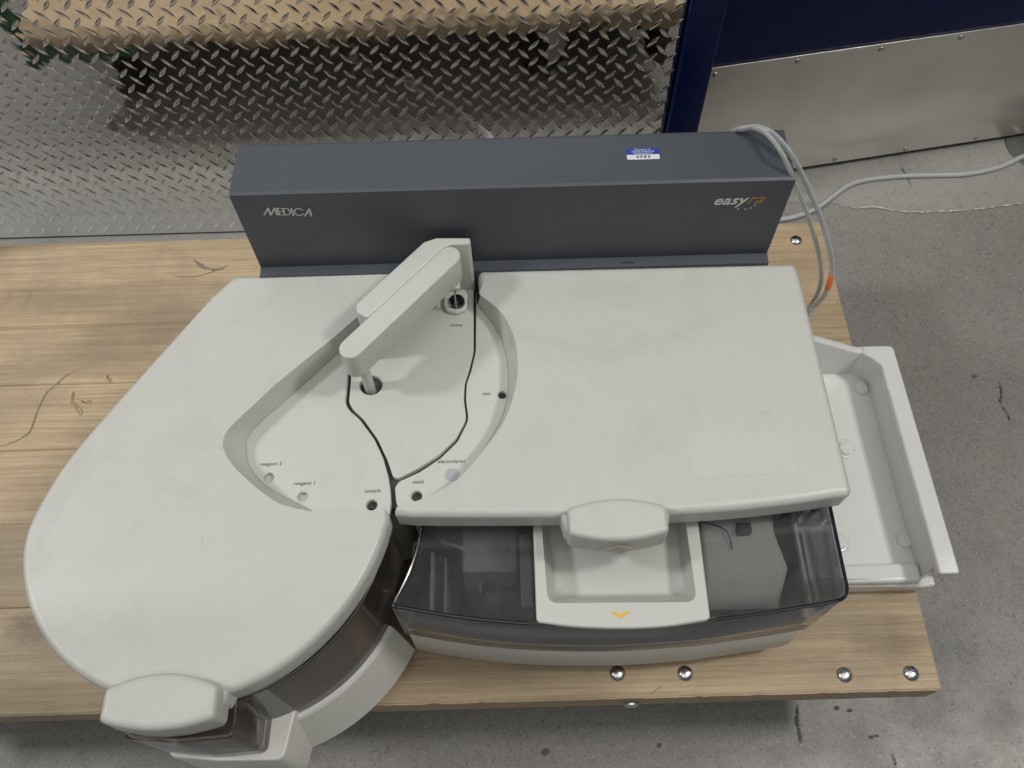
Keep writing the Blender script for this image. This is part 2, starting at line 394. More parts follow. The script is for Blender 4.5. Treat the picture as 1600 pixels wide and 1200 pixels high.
def plate():
    m, t, b = base('polished_tread_plate', (.66, .65, .62), .1, 1); v = coords(t)
    n = noise_(t, v, 7, 3, .5); sm = noise_(t, v, 22, 4, .65, 1.0)
    t.links.new(ramp(t, sm, [(.35, .02), (.8, .09)]), b.inputs['Roughness'])
    t.links.new(ramp(t, sm, [(.3, (.88, .87, .85)), (.8, (.80, .785, .76))]), b.inputs['Base Color'])
    sx = t.nodes.new('ShaderNodeSeparateXYZ'); t.links.new(v, sx.inputs[0])
    def cosn(out, off):
        m1 = t.nodes.new('ShaderNodeMath'); m1.operation = 'MULTIPLY_ADD'; m1.inputs[1].default_value = 2*pi/.0278; m1.inputs[2].default_value = -off*2*pi/.0278; t.links.new(out, m1.inputs[0])
        m2 = t.nodes.new('ShaderNodeMath'); m2.operation = 'COSINE'; t.links.new(m1.outputs[0], m2.inputs[0]); return m2.outputs[0]
    pr = t.nodes.new('ShaderNodeMath'); pr.operation = 'MULTIPLY'; t.links.new(cosn(sx.outputs['X'], .238), pr.inputs[0]); t.links.new(cosn(sx.outputs['Z'], -.235+.022), pr.inputs[1])
    pa = t.nodes.new('ShaderNodeMath'); pa.operation = 'MULTIPLY_ADD'; pa.inputs[1].default_value = .026; t.links.new(pr.outputs[0], pa.inputs[0]); t.links.new(n, pa.inputs[2])
    bump(t, b, pa.outputs[0], .30, .006)
    df = t.nodes.new('ShaderNodeBsdfPrincipled'); df.inputs['Base Color'].default_value = (.80, .80, .78, 1); df.inputs['Roughness'].default_value = .5
    df.inputs['Metallic'].default_value = .35
    sp = t.nodes.new('ShaderNodeSeparateXYZ'); t.links.new(v, sp.inputs[0])
    mr = t.nodes.new('ShaderNodeMapRange'); mr.inputs['From Min'].default_value = -.235; mr.inputs['From Max'].default_value = -.06
    mr.inputs['To Min'].default_value = .72; mr.inputs['To Max'].default_value = .0; t.links.new(sp.outputs['Z'], mr.inputs['Value'])
    ad = t.nodes.new('ShaderNodeMath'); ad.operation = 'MULTIPLY_ADD'; t.links.new(sm, ad.inputs[0]); ad.inputs[1].default_value = .25; ad.use_clamp = True
    sb = t.nodes.new('ShaderNodeMath'); sb.operation = 'SUBTRACT'; t.links.new(mr.outputs[0], sb.inputs[0]); sb.inputs[1].default_value = .14; t.links.new(sb.outputs[0], ad.inputs[2])
    mx = t.nodes.new('ShaderNodeMixShader'); t.links.new(ad.outputs[0], mx.inputs[0]); t.links.new(b.outputs[0], mx.inputs[1]); t.links.new(df.outputs[0], mx.inputs[2])
    t.links.new(mx.outputs[0], t.nodes['Material Output'].inputs[0])
    return m
M_PLATE = plate()
def brushed():
    m, t, b = base('brushed_kick_plate', (.74, .72, .68), .36, 1); v = coords(t, (2, 2, 400)); w = coords(t)
    n = noise_(t, v, 1.5, 5, .7); s = noise_(t, w, 5, 4, .6, 1)
    t.links.new(ramp(t, n, [(.3, .28), (.7, .42)]), b.inputs['Roughness'])
    c = ramp(t, s, [(.3, (.86, .84, .79)), (.75, (.72, .70, .66))]); t.links.new(c, b.inputs['Base Color']); bump(t, b, n, .05, .001)
    b.inputs['Anisotropic'].default_value = .4; return m
M_KICK = brushed()
def paint(name, col, rough):
    m, t, b = base(name, col, rough); v = coords(t); n = noise_(t, v, 60, 3, .6)
    t.links.new(ramp(t, n, [(.3, rough-.08), (.75, rough+.15)]), b.inputs['Roughness']); bump(t, b, n, .02, .0008); return m
M_NAVY = paint('navy_gloss_paint', (.0015, .0065, .052), .30)
M_NAVY.node_tree.nodes['Principled BSDF'].inputs['Specular IOR Level'].default_value = .22
M_GREEN = paint('green_frame_paint', (.008, .07, .035), .4)
M_CABLE = paint('grey_cable_sheath', (.42, .42, .43), .45)
M_BLKMAT = base('dark_undertable_steel', (.02, .02, .022), .5)[0]
M_STAIN = base('dark_smudge', (.20, .17, .135), .8)[0]
M_STAINB = base('brown_dried_drip', (.27, .17, .07), .35)[0]
M_CRACK = base('pale_crack_filler', (.50, .48, .44), .7)[0]
M_DCRACK = base('dark_floor_crack', (.11, .106, .098), .9)[0]

# ------------------------------------------------------------------ floor
ZF = -.235
o = mk('floor', [(-12, -12, ZF), (12, -12, ZF), (12, 12, ZF), (-12, 12, ZF)], [(0, 1, 2, 3)], M_CONC, smooth=False); o['kind'] = 'structure'
o['label'] = 'speckled grey concrete floor'
sl0 = P(1220, 318, ZF); sl1 = P(1600, 318, ZF); sk_ = (sl1.y-sl0.y)/(sl1.x-sl0.x)
CRK = [(1130, 312), (1230, 316), (1305, 318), (1335, 325), (1365, 323), (1400, 329), (1440, 331), (1480, 330), (1520, 327), (1560, 322), (1600, 318), (1660, 316)]
def sly(x): return sl0.y+(x-sl0.x)*sk_
M_SLAB = concrete((.275, .265, .24), (.32, .31, .285), .35)
o = mk('floor_slab', [(-9, .885, ZF+.0008), (.2, .885, ZF+.0008), *[(P(x, y, ZF).x, P(x, y, ZF).y, ZF+.0008) for x, y in CRK], (9, P(1660, 316, ZF).y, ZF+.0008), (9, 9, ZF+.0008), (-9, 9, ZF+.0008)], [tuple(range(5+len(CRK)))], M_SLAB, smooth=False)
o['kind'] = 'structure'; o['label'] = 'paler concrete slab along the wall and door'
def ribbon(name, pts, w, z, mat, parent=None, jit=.0, taper=True, th=.0004):
    """thin mark lying on a surface: pts 2D world"""
    pts = catmull(pts, 8); vs = []; fs = []; n = len(pts)
    for i, p in enumerate(pts):
        a = Vector(pts[max(i-1, 0)]); b = Vector(pts[min(i+1, n-1)]); t = (b-a).normalized(); q = Vector((-t.y, t.x))
        k = (min(1, 4*min(i, n-1-i)/n+.15) if taper else 1)*w*(1+jit*random.uniform(-1, 1)); c = Vector(p)+q*w*jit*random.uniform(-.8, .8)
        for s, zz in ((-1, z), (1, z)): vs.append((c.x+q.x*k*s, c.y+q.y*k*s, zz))
    for i in range(n-1): fs.append((2*i, 2*i+1, 2*i+3, 2*i+2))
    return mk(name, vs, fs, mat, parent, smooth=False)
def floor_mark(name, px, w, mat, label, jit=.7):
    o = ribbon(name, [P2(x, y, ZF+.0022) for x, y in px], w, ZF+.0022, mat, None, jit); o['kind'] = 'structure'; o['label'] = label; return o
floor_mark('floor_crack', [(1305, 318), (1335, 325), (1365, 323), (1400, 329), (1440, 331), (1480, 330), (1520, 327), (1560, 322), (1600, 318), (1660, 316)], .0012, M_CRACK, 'jagged pale filled crack across the concrete floor', 1.0)
floor_mark('floor_scratch', [(1247, 1100), (1246, 1125), (1250, 1145), (1252, 1162)], .0011, M_DCRACK, 'short dark scratch in the floor below the cart corner', .9)
floor_mark('floor_scratch', [(1560, 592), (1566, 612), (1564, 630), (1574, 645), (1580, 662)], .0009, M_DCRACK, 'jagged dark scratch in the floor right of the tray', 1.3)
floor_mark('floor_scratch', [(1407, 258), (1414, 270), (1419, 280), (1424, 292)], .0007, M_DCRACK, 'hairline dark scratch crossing under the grey cable', .8)
floor_mark('floor_scratch', [(1395, 1178), (1398, 1188), (1402, 1205)], .0008, M_DCRACK, 'small dark scratch at the lower right of the floor', .9)
for i, (x, y, r) in enumerate([(1307, 1106, .0032), (1328, 1110, .0028), (1362, 1152, .0022), (1370, 1150, .0018), (1523, 588, .0035), (853, 1175, .005), (1030, 1165, .0028)]):
    c = P2(x, y, ZF); pts = [(c[0]+r*random.uniform(.55, 1.15)*cos(a)*1.2, c[1]+r*random.uniform(.55, 1.1)*sin(a), ZF+.0022) for a in [2*pi*k/11 for k in range(11)]]
    o = mk('floor_stain', pts, [tuple(range(11))], M_DCRACK, smooth=False); o['kind'] = 'structure'; o['label'] = 'small dark chip in the concrete floor'

# ------------------------------------------------------------------ tread plate wall
YW = .995; XW1 = .2475
wall = empty('tread_plate_wall', (XW1-.9, YW, ZF), 'shiny diamond tread plate covering the wall behind the analyzer', 'wall')
WX0 = -1.9
boxg('metal_sheet', WX0, XW1, YW, YW+.004, ZF+.006, 1.3, M_PLATE, wall, bev=.0006)
boxg('wall_backing', WX0, XW1+.002, YW+.005, YW+.12, ZF+.001, 1.3, M_DARK2, wall, bev=0)
vs = []; fs = []
PIT = .0278
def lug(cx, cz, a):
    b0 = len(vs); n = 8; L = .0123*random.uniform(.95, 1.04); Wd = .0033; H = .0019
    ca, sa = cos(a), sin(a); rows = []
    for i in range(n+1):
        s = -1+2*i/n; w = Wd*(1-abs(s)**1.7); h = H*(1-abs(s)**2.2)
        row = []
        for u, k in ((-1, 0), (-.62, .62), (0, 1), (.62, .62), (1, 0)):
            x = s*L; y = u*w; row.append(len(vs)); vs.append((cx+x*ca-y*sa, YW-h*k+.0001, cz+x*sa+y*ca))
        rows.append(row)
    for r1, r2 in zip(rows, rows[1:]):
        for k in range(4): fs.append((r1[k], r1[k+1], r2[k+1], r2[k]))
nz = 36
for i in range(-62, 1):
    for j in range(nz):
        x = .238+i*PIT; z = ZF+.022+j*PIT
        if x-.011 > WX0: lug(x, z, radians(47+random.uniform(-2, 2)))
        x2 = x+PIT/2; z2 = z+PIT/2
        if x2 < XW1-.009 and x2-.011 > WX0: lug(x2, z2, radians(-47+random.uniform(-2, 2)))
mk('raised_lugs', vs, fs, M_PLATE, wall, ang=60)['kind'] = 'stuff'

# ------------------------------------------------------------------ door and frame
n0 = P(1243, 270, ZF+.004); n1 = P(1600, 215, ZF+.004); dx = (n1-n0); dx.z = 0; dx.normalize(); nn = Vector((dx.y, -dx.x, 0))
fr = empty('door_frame', (.28, 1.04, ZF), 'dark navy painted door frame beside the tread plate wall', 'door frame')
boxg('jamb', XW1+.003, .2985, .981, 1.15, ZF+.001, 1.3, M_NAVY, fr, bev=.003)
boxg('door_stop', .299, .310, 1.050, 1.14, ZF+.001, 1.3, M_NAVY, fr, bev=.002)
door = empty('blue_door', (.6, 1.13, ZF), 'dark navy door standing slightly skewed with a steel kick plate', 'door')
DM = Matrix.Translation(Vector((n0.x, n0.y, 0))) @ Matrix(((dx.x, -nn.x, 0), (dx.y, -nn.y, 0), (0, 0, 1))).to_4x4()
# local: x along door, y into the wall, z up
boxg('door_leaf', -.228, 1.25, .0045, .045, ZF+.008, 1.3, M_NAVY, door, bev=.002, M=DM)
def Dl(px, py): return DM.inverted() @ PL(px, py, n0, nn)
k0 = Dl(1112, 108); k1 = Dl(1243, 268)
kp = boxg('kick_plate', k0.x, 1.2, .0015, .004, ZF+.004+.010, k0.z, M_KICK, door, bev=.0005, M=DM)
for i, (x, y) in enumerate([(1118, 118), (1247, 97), (1377, 78), (1502, 60), (1305, 250), (1415, 234), (1525, 217)]):
    q = Dl(x, y); prof = [(.0046, 0), (.0044, .0011), (.0032, .0021), (.0015, .0026), (0, .0027)]
    MM = DM @ Matrix.Translation((q.x, .0014, q.z)) @ Matrix.Rotation(radians(90), 4, 'X')
    s = lathe('screw', prof, (0, 0, 0), M_SCREW, kp, 16, MM)
boxg('threshold_seal', -.23, 1.2, .012, .03, ZF+.0005, ZF+.012, M_RUB, door, bev=0, M=DM).name = 'bottom_seal'  # dark strip closing the gap below the door leaf

# post foot at the far right edge
c = P(1607, 226, ZF)
st = empty('floor_post', (c.x+.03, c.y-.005, ZF), 'round base plate of a black post at the right edge near the door', 'post')
lathe('base_plate', [(.074, 0), (.074, .002), (.072, .0035), (0, .0035)], st.location, M_PLATE2, st)
lathe('post', [(.03, .0035), (.03, .9), (0, .9)], Vector(st.location)+Vector((.035, 0, 0)), M_BLACKP, st)
for k in (0,):
    q = P(1596, 226, ZF); lathe('bolt', [(.005, .0035), (.005, .006), (0, .0065)], (q.x, q.y, ZF), M_SCREW, st, 12)

# ------------------------------------------------------------------ cart
TX0, TX1, TY0, TY1, TH = -.79, .4465, .150, .790, .042
cart = empty('platform_cart', (-.17, .47, ZF), 'low wooden platform cart of worn butcher-block planks with bolts', 'cart')
ys = [TY1, .6448, .556, .4625, .3666, .2666, TY0]
random.seed(11)
for i in range(6):
    y1, y0 = ys[i]-.0009, ys[i+1]+.0009
    bm = bmesh.new(); bmesh.ops.create_cube(bm, size=1)
    xe = TX1+random.uniform(-.003, .003) if 0 < i < 5 else TX1
    for v in bm.verts: v.co = Vector(((TX0+xe)/2+v.co.x*(xe-TX0), (y0+y1)/2+v.co.y*(y1-y0), -TH/2+v.co.z*TH))
    bmesh.ops.bevel(bm, geom=bm.edges[:], offset=.0009 if 0 < i < 5 else .0016, segments=2, affect='EDGES')
    # nicks along the front edge
    me = bpy.data.meshes.new('plank'); 
    if i == 5:
        es = [e for e in bm.edges if abs(e.verts[0].co.x-e.verts[1].co.x) > .8]
        bmesh.ops.subdivide_edges(bm, edges=es, cuts=220)
        for v in bm.verts:
            if v.co.y < y0+.004:
                n = noise.noise(Vector((v.co.x*38, 3.1, v.co.z*20)))+.5*noise.noise(Vector((v.co.x*130, 7, v.co.z*40)))
                v.co.y += max(0, n-.12)*.0022*(1.2 if v.co.z > -.005 else .5); v.co.z -= max(0, n-.3)*.002 if v.co.z > -.003 else 0
    bm.to_mesh(me); bm.free(); fin('plank', me, M_WOOD, cart, 30)
# brown cross battens under the deck
boxg('crossbeam', .20, TX1-.004, TY0+.004, TY1-.01, -TH-.018, -TH-.0005, M_WOOD, cart, bev=.001)
boxg('crossbeam', TX0+.02, -.60, TY0+.006, TY1-.05, -TH-.024, -TH-.0005, M_WOOD, cart, bev=.001)
# green steel frame and handle posts at the left end
boxg('frame_rail', TX0+.004, TX0+.19, TY1-.045, TY1-.001, -TH-.021, -TH-.0005, M_GREEN, cart, bev=.002)
for y in (TY1-.03, TY0+.03): tube('handle_post', [(TX0-.018, y, -.10), (TX0-.022, y, .85)], .014, M_GREEN, cart, 16)
boxg('end_rail', TX0-.012, TX0-.001, TY0+.02, TY1-.02, -.085, -.045, M_GREEN, cart, bev=.002)
boxg('frame_rail', TX0+.1, TX1-.08, TY1-.16, TY1-.12, -TH-.05, -TH-.0245, M_BLKMAT, cart, bev=.002)
boxg('frame_rail', TX0+.1, TX1-.08, TY0+.10, TY0+.14, -TH-.05, -TH-.0245, M_BLKMAT, cart, bev=.002)
boxg('under_cart_blocker', TX1-.10, TX1-.075, TY0+.06, TY1-.03, -.19, -TH-.019, M_BLKMAT, cart, bev=.002)  # unseen piece added to block light coming under the cart from the right
def caster(x, y, a):
    R = Matrix.Translation((x, y, 0)) @ Matrix.Rotation(a, 4, 'Z')
    c = boxg('caster', -.052, .052, -.045, .045, -.100, -.0925, M_CAST, cart, bev=.002, M=R)
    boxg('fork', -.022, .022, -.036, -.031, -.190, -.1005, M_CAST, c, bev=.001, M=R)
    boxg('fork', -.022, .022, .031, .036, -.190, -.1005, M_CAST, c, bev=.001, M=R)
    MM = R @ Matrix.Translation((0, 0, ZF+.0525)) @ Matrix.Rotation(radians(90), 4, 'X')
    lathe('wheel', [(.008, -.022), (.046, -.024), (.0525, -.018), (.0525, .018), (.046, .024), (.008, .022)], (0, 0, 0), M_RUB, c, 32, MM)
caster(-.69, .70, .5); caster(.15, .70, -.4); caster(-.70, .26, .2); caster(.20, .26, .9)
for x, y in [(965, 1052), (1071, 1052), (1320, 1054), (1424, 1052), (1244, 375)]:
    p = P(x, y, .001); pr = [(.0085*cos(a), .0048*sin(a)) for a in [pi/2*k/7 for k in range(8)]]
    pr[-1] = (0, .0048)
    lathe('bolt', [(.0090, -.001)]+pr, (p.x, p.y, 0), M_BOLT, cart, 28)
for x in (.12, -.25):
    MM = Matrix.Rotation(radians(90), 4, 'X'); lathe('bolt', [(.0085, 0), (.008, .002), (.005, .0035), (0, .004)], (x, TY0, -.03), M_BOLT, cart, 20, MM)
def wmark(name, px, w, mat, jit=.3): 
    return ribbon(name, [P2(x, y, .0006) for x, y in px], w, .0006, mat, cart, jit)
wmark('pencil_curve', [(0, 697), (22, 690), (45, 676), (52, 660), (60, 638), (72, 615), (88, 600), (105, 586), (124, 577)], .0009, M_STAIN, .5)
def ringmark(px, w, mat):
    pts = catmull([P2(x, y, .0006) for x, y in px]+[P2(*px[0], .0006)], 6)
    ribbon('dried_drip', [Vector(p) for p in pts][::3], w, .0006, mat, cart, .2, False)
ringmark([(114, 613), (111, 628), (117, 634), (125, 648), (128, 641), (119, 632), (114, 626), (116, 614)], .0008, M_STAINB)
ringmark([(127, 626), (134, 630), (143, 628), (140, 626), (133, 628)], .0007, M_STAINB)
ringmark([(168, 586), (168, 593), (173, 596), (172, 591), (169, 590)], .0006, M_STAINB)
wmark('gouge', [(302, 405), (312, 414), (322, 419), (340, 421), (356, 415)], .0022, M_STAIN, .6)
wmark('scratch', [(262, 424), (275, 431), (300, 432), (325, 427), (345, 419)], .0005, M_STAIN, .5)
wmark('scratch', [(1014, 1085), (1024, 1079), (1034, 1072)], .0004, M_STAIN, .5)

# ------------------------------------------------------------------ cable on the floor
o = tube('power_cable', [P(x, y, ZF+.0047) for x, y in [(1680, 225), (1640, 232), (1600, 244), (1570, 258), (1540, 267), (1500, 273), (1450, 274), (1400, 276), (1350, 282), (1322, 292), (1300, 308), (1275, 326), (1245, 338), (1215, 344)]]+[(.37, .965, ZF+.0047), (.27, .95, ZF+.0047), (.12, .91, ZF+.0047), (.02, .86, ZF+.0047), (-.12, .72, ZF+.0047), (-.3, .6, ZF+.0047)], .0046, M_CABLE)
tag(o, 'light grey power cable curving over the floor towards the door', 'cable')

# ================================================================== ANALYZER
A = empty('laboratory_analyzer', (0, .38, .0), 'ivory bench-top laboratory analyzer with smoked covers and slate rear housing', 'analyzer')
ZL, ZD = .25, .226          # lid top, recessed deck
CL = (-.272, .275); RL = .1565
DBG = False
# ---- left cover -------------------------------------------------
def pp(l, z): return [P2(x, y, z) for x, y in l]
def rk(d):
    ks = [(0, 0), (285, .001), (300, 0), (315, -.0015), (330, -.001), (345, .0022), (355, .0045), (400, .005)]
    for (a, x), (b, y) in zip(ks, ks[1:]):
        if a <= d <= b: return x+(y-x)*(d-a)/(b-a)
arc = [(CL[0]+(RL+rk(d))*cos(radians(d)), CL[1]+(RL+rk(d))*sin(radians(d))) for d in range(172, 355, 4)]
outer = [(-.036, .5285), (-.0365, .5300), (-.039, .5312), (-.044, .5315), P2(372, 429, ZL), P2(364, 431, ZL), P2(357, 436, ZL)] + catmull(pp([(330, 467), (250, 556), (170, 645), (140, 680), (110, 715), (86, 750), (66, 783), (50, 815)], .245), 4)
outer += [q for q in arc if q[1] < outer[-1][1]-.006]
ob = [tuple(q[:2]) for q in resample([(*q[:2], 0) for q in outer[8:]], 130)]
for _ in range(14): ob = [ob[0]]+[((a[0]+2*b[0]+c[0])/4, (a[1]+2*b[1]+c[1])/4) for a, b, c in zip(ob, ob[1:], ob[2:])]+[ob[-1]]
outer = outer[:8]+ob
outer += catmull([(outer[-1][0]+.0005, outer[-1][1]+.004), (-.1108, .2640), (-.1106, .2690), (-.1125, .2735), (-.1160, .2755)], 4)
Opx = [(592, 800), (570, 801), (545, 802), (515, 802), (490, 799), (460, 794), (434, 786), (405, 766), (381, 745), (362, 725), (350, 705), (348, 690), (355, 673), (372, 655), (400, 629), (430, 601), (480, 560), (525, 524), (560, 494), (620, 455)]
Ipx = [(600, 818), (576, 819), (551, 818), (521, 815), (496, 805), (472, 789), (443, 776), (419, 761), (401, 745), (389, 727), (385, 708), (384, 692), (390, 678), (405, 661), (428, 641), (455, 618), (500, 578), (535, 545), (568, 515), (625, 472)]
O = catmull([P2(x, y, ZL) for x, y in Opx]+[(-.088, .5240), (-.060, .5270), (-.036, .5270)], 4); I = catmull([P2(x, y, ZD) for x, y in Ipx]+[(-.090, .5215), (-.062, .5262), (-.036, .5262)], 4)
def cover(name, outer, O, I, zt, zd, zb, mat, r=.007, taper=(.010, .010)):
    """raised cover: rounded skirt along `outer` (open path), sculpted ramp from O down to I; path order outer + O is one closed loop"""
    bm = bmesh.new(); n = 6
    a = ccw(outer+O); flip = (a[0] != (outer+O)[0])
    o2 = outer if not flip else outer[::-1]; O2 = O if not flip else O[::-1]; I2 = I if not flip else I[::-1]
    full = o2+O2; L = len(o2); dist = [0]
    for p, q in zip(o2, o2[1:]): dist.append(dist[-1]+hypot(p[0]-q[0], p[1]-q[1]))
    ta, tb = taper if not flip else taper[::-1]
    def ofs(d):
        q = offs(full, d); out = []
        for i in range(L):
            k = min(1, .06+min(dist[i]/ta, (dist[-1]-dist[i])/tb)); p = o2[i]
            out.append((p[0]+(q[i][0]-p[0])*k, p[1]+(q[i][1]-p[1])*k))
        return out
    rows = []
    for k in range(n+1):
        an = pi/2*k/n; rows.append([bm.verts.new((x, y, zt-r*(1-cos(an)))) for x, y in ofs(-r*(1-sin(an)))])
    rows.append([bm.verts.new((x, y, zb)) for x, y in ofs(-.0006)])
    rows.append([bm.verts.new((x, y, zb)) for x, y in ofs(-.006)])
    for A_, B_ in zip(rows, rows[1:]):
        for i in range(L-1): bm.faces.new((A_[i], A_[i+1], B_[i+1], B_[i]))
    prof = [(0, 0), (.02, .008), (.07, .05), (.16, .17), (.5, .56), (.80, .84), (.90, .93), (.97, .985), (1, 1)]
    rr = []
    for h, v in prof: rr.append([bm.verts.new((p[0]+(q[0]-p[0])*h, p[1]+(q[1]-p[1])*h, zt+(zd-zt)*v)) for p, q in zip(O2, I2)])
    for A_, B_ in zip(rr, rr[1:]):
        for i in range(len(O2)-1): bm.faces.new((A_[i], A_[i+1], B_[i+1], B_[i]))
    # end walls between skirt and ramp
    def endwall(c1, c2):
        vv = c1+c2[::-1]
        try: bm.faces.new(vv)
        except Exception: pass
    endwall([r_[-1] for r_ in rows[:-1]], [r_[0] for r_ in rr]); endwall([r_[0] for r_ in rows[:-1]], [r_[-1] for r_ in rr])
    cap_mesh(bm, [rows[0]+rr[0]], zt)
    if DBG:
        pl = [(v.co.x, v.co.y) for v in rows[0]+rr[0]]; M_ = len(pl)
        def cr(a, b, c): return (b[0]-a[0])*(c[1]-a[1])-(b[1]-a[1])*(c[0]-a[0])
        for i in range(M_):
            for j in range(i+2, M_):
                if i == 0 and j == M_-1: continue
                a, b, c, d = pl[i-1], pl[i], pl[j-1], pl[j]
                if j-1 == i or i-1 == j: continue
                if cr(a, b, c)*cr(a, b, d) < 0 and cr(c, d, a)*cr(c, d, b) < 0: print('XING', name, i, j, L, M_, [round(t, 4) for t in a+c])
    bmesh.ops.recalc_face_normals(bm, faces=bm.faces)
    me = bpy.data.meshes.new(name); bm.to_mesh(me); bm.free()
    return fin(name, me, mat, A, 60)
I = I[:len(O)]
lidL = cover('reagent_cover', outer, O, I, ZL, ZD, .222, M_LID, taper=(.09, .010))
lidL['label'] = 'large rounded ivory cover over the reagent side'
# left deck
gapL = [(540, 548), (544, 575), (543, 600), (539, 629), (546, 641), (562, 655), (585, 686), (599, 716), (607, 745), (610, 765), (611, 785), (609, 802)]
def hole_circle(px, py, r, z=ZD): p = P2(px, py, z); return circ(p, r, 26)
deckL_poly = [q for q in I if q[0] < P2(556, 545, ZD)[0] or q[1] < .35] 
deckL_poly = deckL_poly[:]
def near(p, q): return hypot(p[0]-q[0], p[1]-q[1])
a0 = pp(gapL, ZD)
# portion of I from front right up to (535,545)
cut = min(range(len(I)), key=lambda i: near(I[i], P2(536, 545, ZD)))
deckL_poly = I[:cut+1] + fillet([(x, y) for x, y in a0], .020, 5, False)
deckL = slab('left_deck', deckL_poly, ZD+.0004, ZD-.005, M_DECK, lidL, r=.0009, n=2,
             holes=[hole_circle(420, 746, .0046), hole_circle(473, 776, .0046), hole_circle(581, 789, .0050)])
# centre deck
gapC = [(546, 545), (549, 575), (548, 600), (545, 629), (552, 640), (568, 655), (590, 686), (605, 718), (614, 745), (622, 748), (652, 733), (684, 713), (712, 686), (729, 655), (725, 625), (726, 600), (733, 578), (740, 549), (740, 440), (700, 440), (625, 470), (568, 514)]
pc = fillet([P2(x, y, ZD) for x, y in gapC], .020, 5)
deckC = slab('centre_deck', pc, ZD+.0004, ZD-.005, M_DECK, A, r=.0010, n=2, holes=[hole_circle(580, 602, .0108), hole_circle(714, 474, .0075)])
# right cover
ZR = ZL
fr_ = catmull(pp([(1300, 779), (1240, 788), (1150, 798), (1060, 804), (960, 808), (880, 808), (800, 809), (700, 809), (645, 808.5)], .2445), 3)
c_ = lambda x, y, r, z=ZL: (*P2(x, y, z), r)
outR = fillet([c_(748.5, 458, 0), c_(747, 440, 0), c_(746, 421, .0085), c_(1000, 415.5, 0), c_(1245, 409.5, .0085), (.2955, .50, 0), (.2968, .2755, .0085)]+[(x, y, 0) for x, y in fr_]+[c_(616, 806, .0085, .2445), c_(617.5, 790, .004)]+[c_(624, 789.6, 0)], 0, 6, False)
OR = catmull([P2(x, y, ZL) for x, y in [(631, 789.5), (650, 783), (671, 775), (695, 762), (718, 746), (742, 720), (764, 692), (784, 665), (797, 636), (806, 604), (809, 575), (807, 540), (799, 515), (785, 490), (768, 474), (751, 462)]], 4)
IR = catmull([P2(x, y, ZD) for x, y in [(633, 812), (652, 804), (674, 794), (699, 779), (722, 764), (738, 735), (756, 704), (777, 668), (788, 642), (793, 620), (795, 590), (791, 556), (783, 530), (771, 508), (757, 489), (745, 476)]], 4)
lidR = cover('right_cover', outR, OR, IR, ZL, ZD, .2225, M_LID)
lidR['label'] = 'wide flat ivory cover on the right half'
gapR = [(744, 450), (743, 549), (736, 580), (729, 600), (728, 625), (732, 656), (715, 690), (687, 717), (655, 738), (624, 752), (620, 757), (617, 762), (619, 785), (625, 800)]
deckR_poly = IR[:]+fillet([P2(x, y, ZD) for x, y in gapR], .020, 5, False)
deckR = slab('right_deck', deckR_poly, ZD+.0004, ZD-.005, M_DECK, lidR, r=.0009, n=2, holes=[hole_circle(785, 617, .0042), hole_circle(651, 775, .0050)])
p = P(706, 742, ZD+.0006); lathe('membrane_disc', [(.0063, 0), (.0063, .0004), (0, .0004)], p, M_DISC, deckR, 32)
for x, y in ((420, 746), (473, 776)):
    p = P(x, y, ZD); lathe('port_liner', [(.0046, -.005), (.0046, -.006), (.0028, -.0063), (.0028, -.010), (0, -.010)], p, M_DECK, deckL, 24)
# lettering
def flat(px, py, z, rot=0): return Matrix.Translation(P(px, py, z)) @ Matrix.Rotation(rot, 4, 'Z')
for s, x, y, par in (('reagent 2', 423, 725, deckL), ('reagent 1', 476, 755, deckL), ('sample', 582, 767, deckL), ('home', 713, 508, deckC), ('test', 760, 615, deckR), ('electrolytes', 705, 721, deckR), ('wash', 653, 753, deckR)):
    text('lettering', s, flat(x, y, ZD+.00055), .0049, M_INK, par, shear=.15, spacing=1.08, bold=.00005, depth=.00008)
# chassis under the gaps
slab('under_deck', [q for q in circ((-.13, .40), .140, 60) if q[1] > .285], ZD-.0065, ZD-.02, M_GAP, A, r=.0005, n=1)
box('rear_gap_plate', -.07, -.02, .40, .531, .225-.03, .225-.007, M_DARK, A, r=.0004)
box('chassis', -.10, .2845, .295, .530, .03, .205, M_BASE, A, r=.002)
# left chassis block
lp = fillet([(-.11, .528), (-.28, .528), (-.405, .37), (-.40, .30), (-.27, .29), (-.11, .30)], .02, 6)
slab('left_chassis', lp, .205, .03, M_BASE, A, r=.002)
# ---- finger handles
def handle(name, top, z0, z1, parent, r=.005, zf=None):
    return slab(name, top, z1, z0, M_LID, parent, r=r, n=5, rb=.002, draft=.001, zf=zf)
def lens(x0, x1, yb, ybm, yf, yfm, rc):
    xc = (x0+x1)/2; w = (x1-x0)/2; pts = [(x0, yb, rc)]
    for k in range(1, 12): u = -1+2*k/12; pts.append((xc+u*w, yb+(ybm-yb)*(1-u*u), 0))
    pts.append((x1, yb, rc)); pts.append((x1, yf, rc))
    for k in range(1, 12): u = 1-2*k/12; pts.append((xc+u*w, yf+(yfm-yf)*(1-u*u), 0))
    pts.append((x0, yf, rc)); return fillet(pts, 0, 6)
hl = lens(-.3235, -.2345, .1275, .1385, .1035, .0960, .0075)
handL = handle('finger_handle', hl, .232, .2635, lidL, .0055)
neck = fillet([(-.329, .138), (-.3245, .118), (-.2335, .116), (-.2270, .136)], .004, 4)
slab('handle_neck', neck, .2492, .2235, M_LID, handL, r=.006, n=4)
hr = lens(.0445, .1295, .2655, .2735, .2425, .2355, .0075)
handR = handle('finger_handle', hr, .234, .2635, lidR, .005)
slab('handle_neck', fillet([(.0385, .268), (.0425, .250), (.1315, .249), (.1355, .268)], .004, 4), .2492, .2245, M_LID, handR, r=.006, n=4)
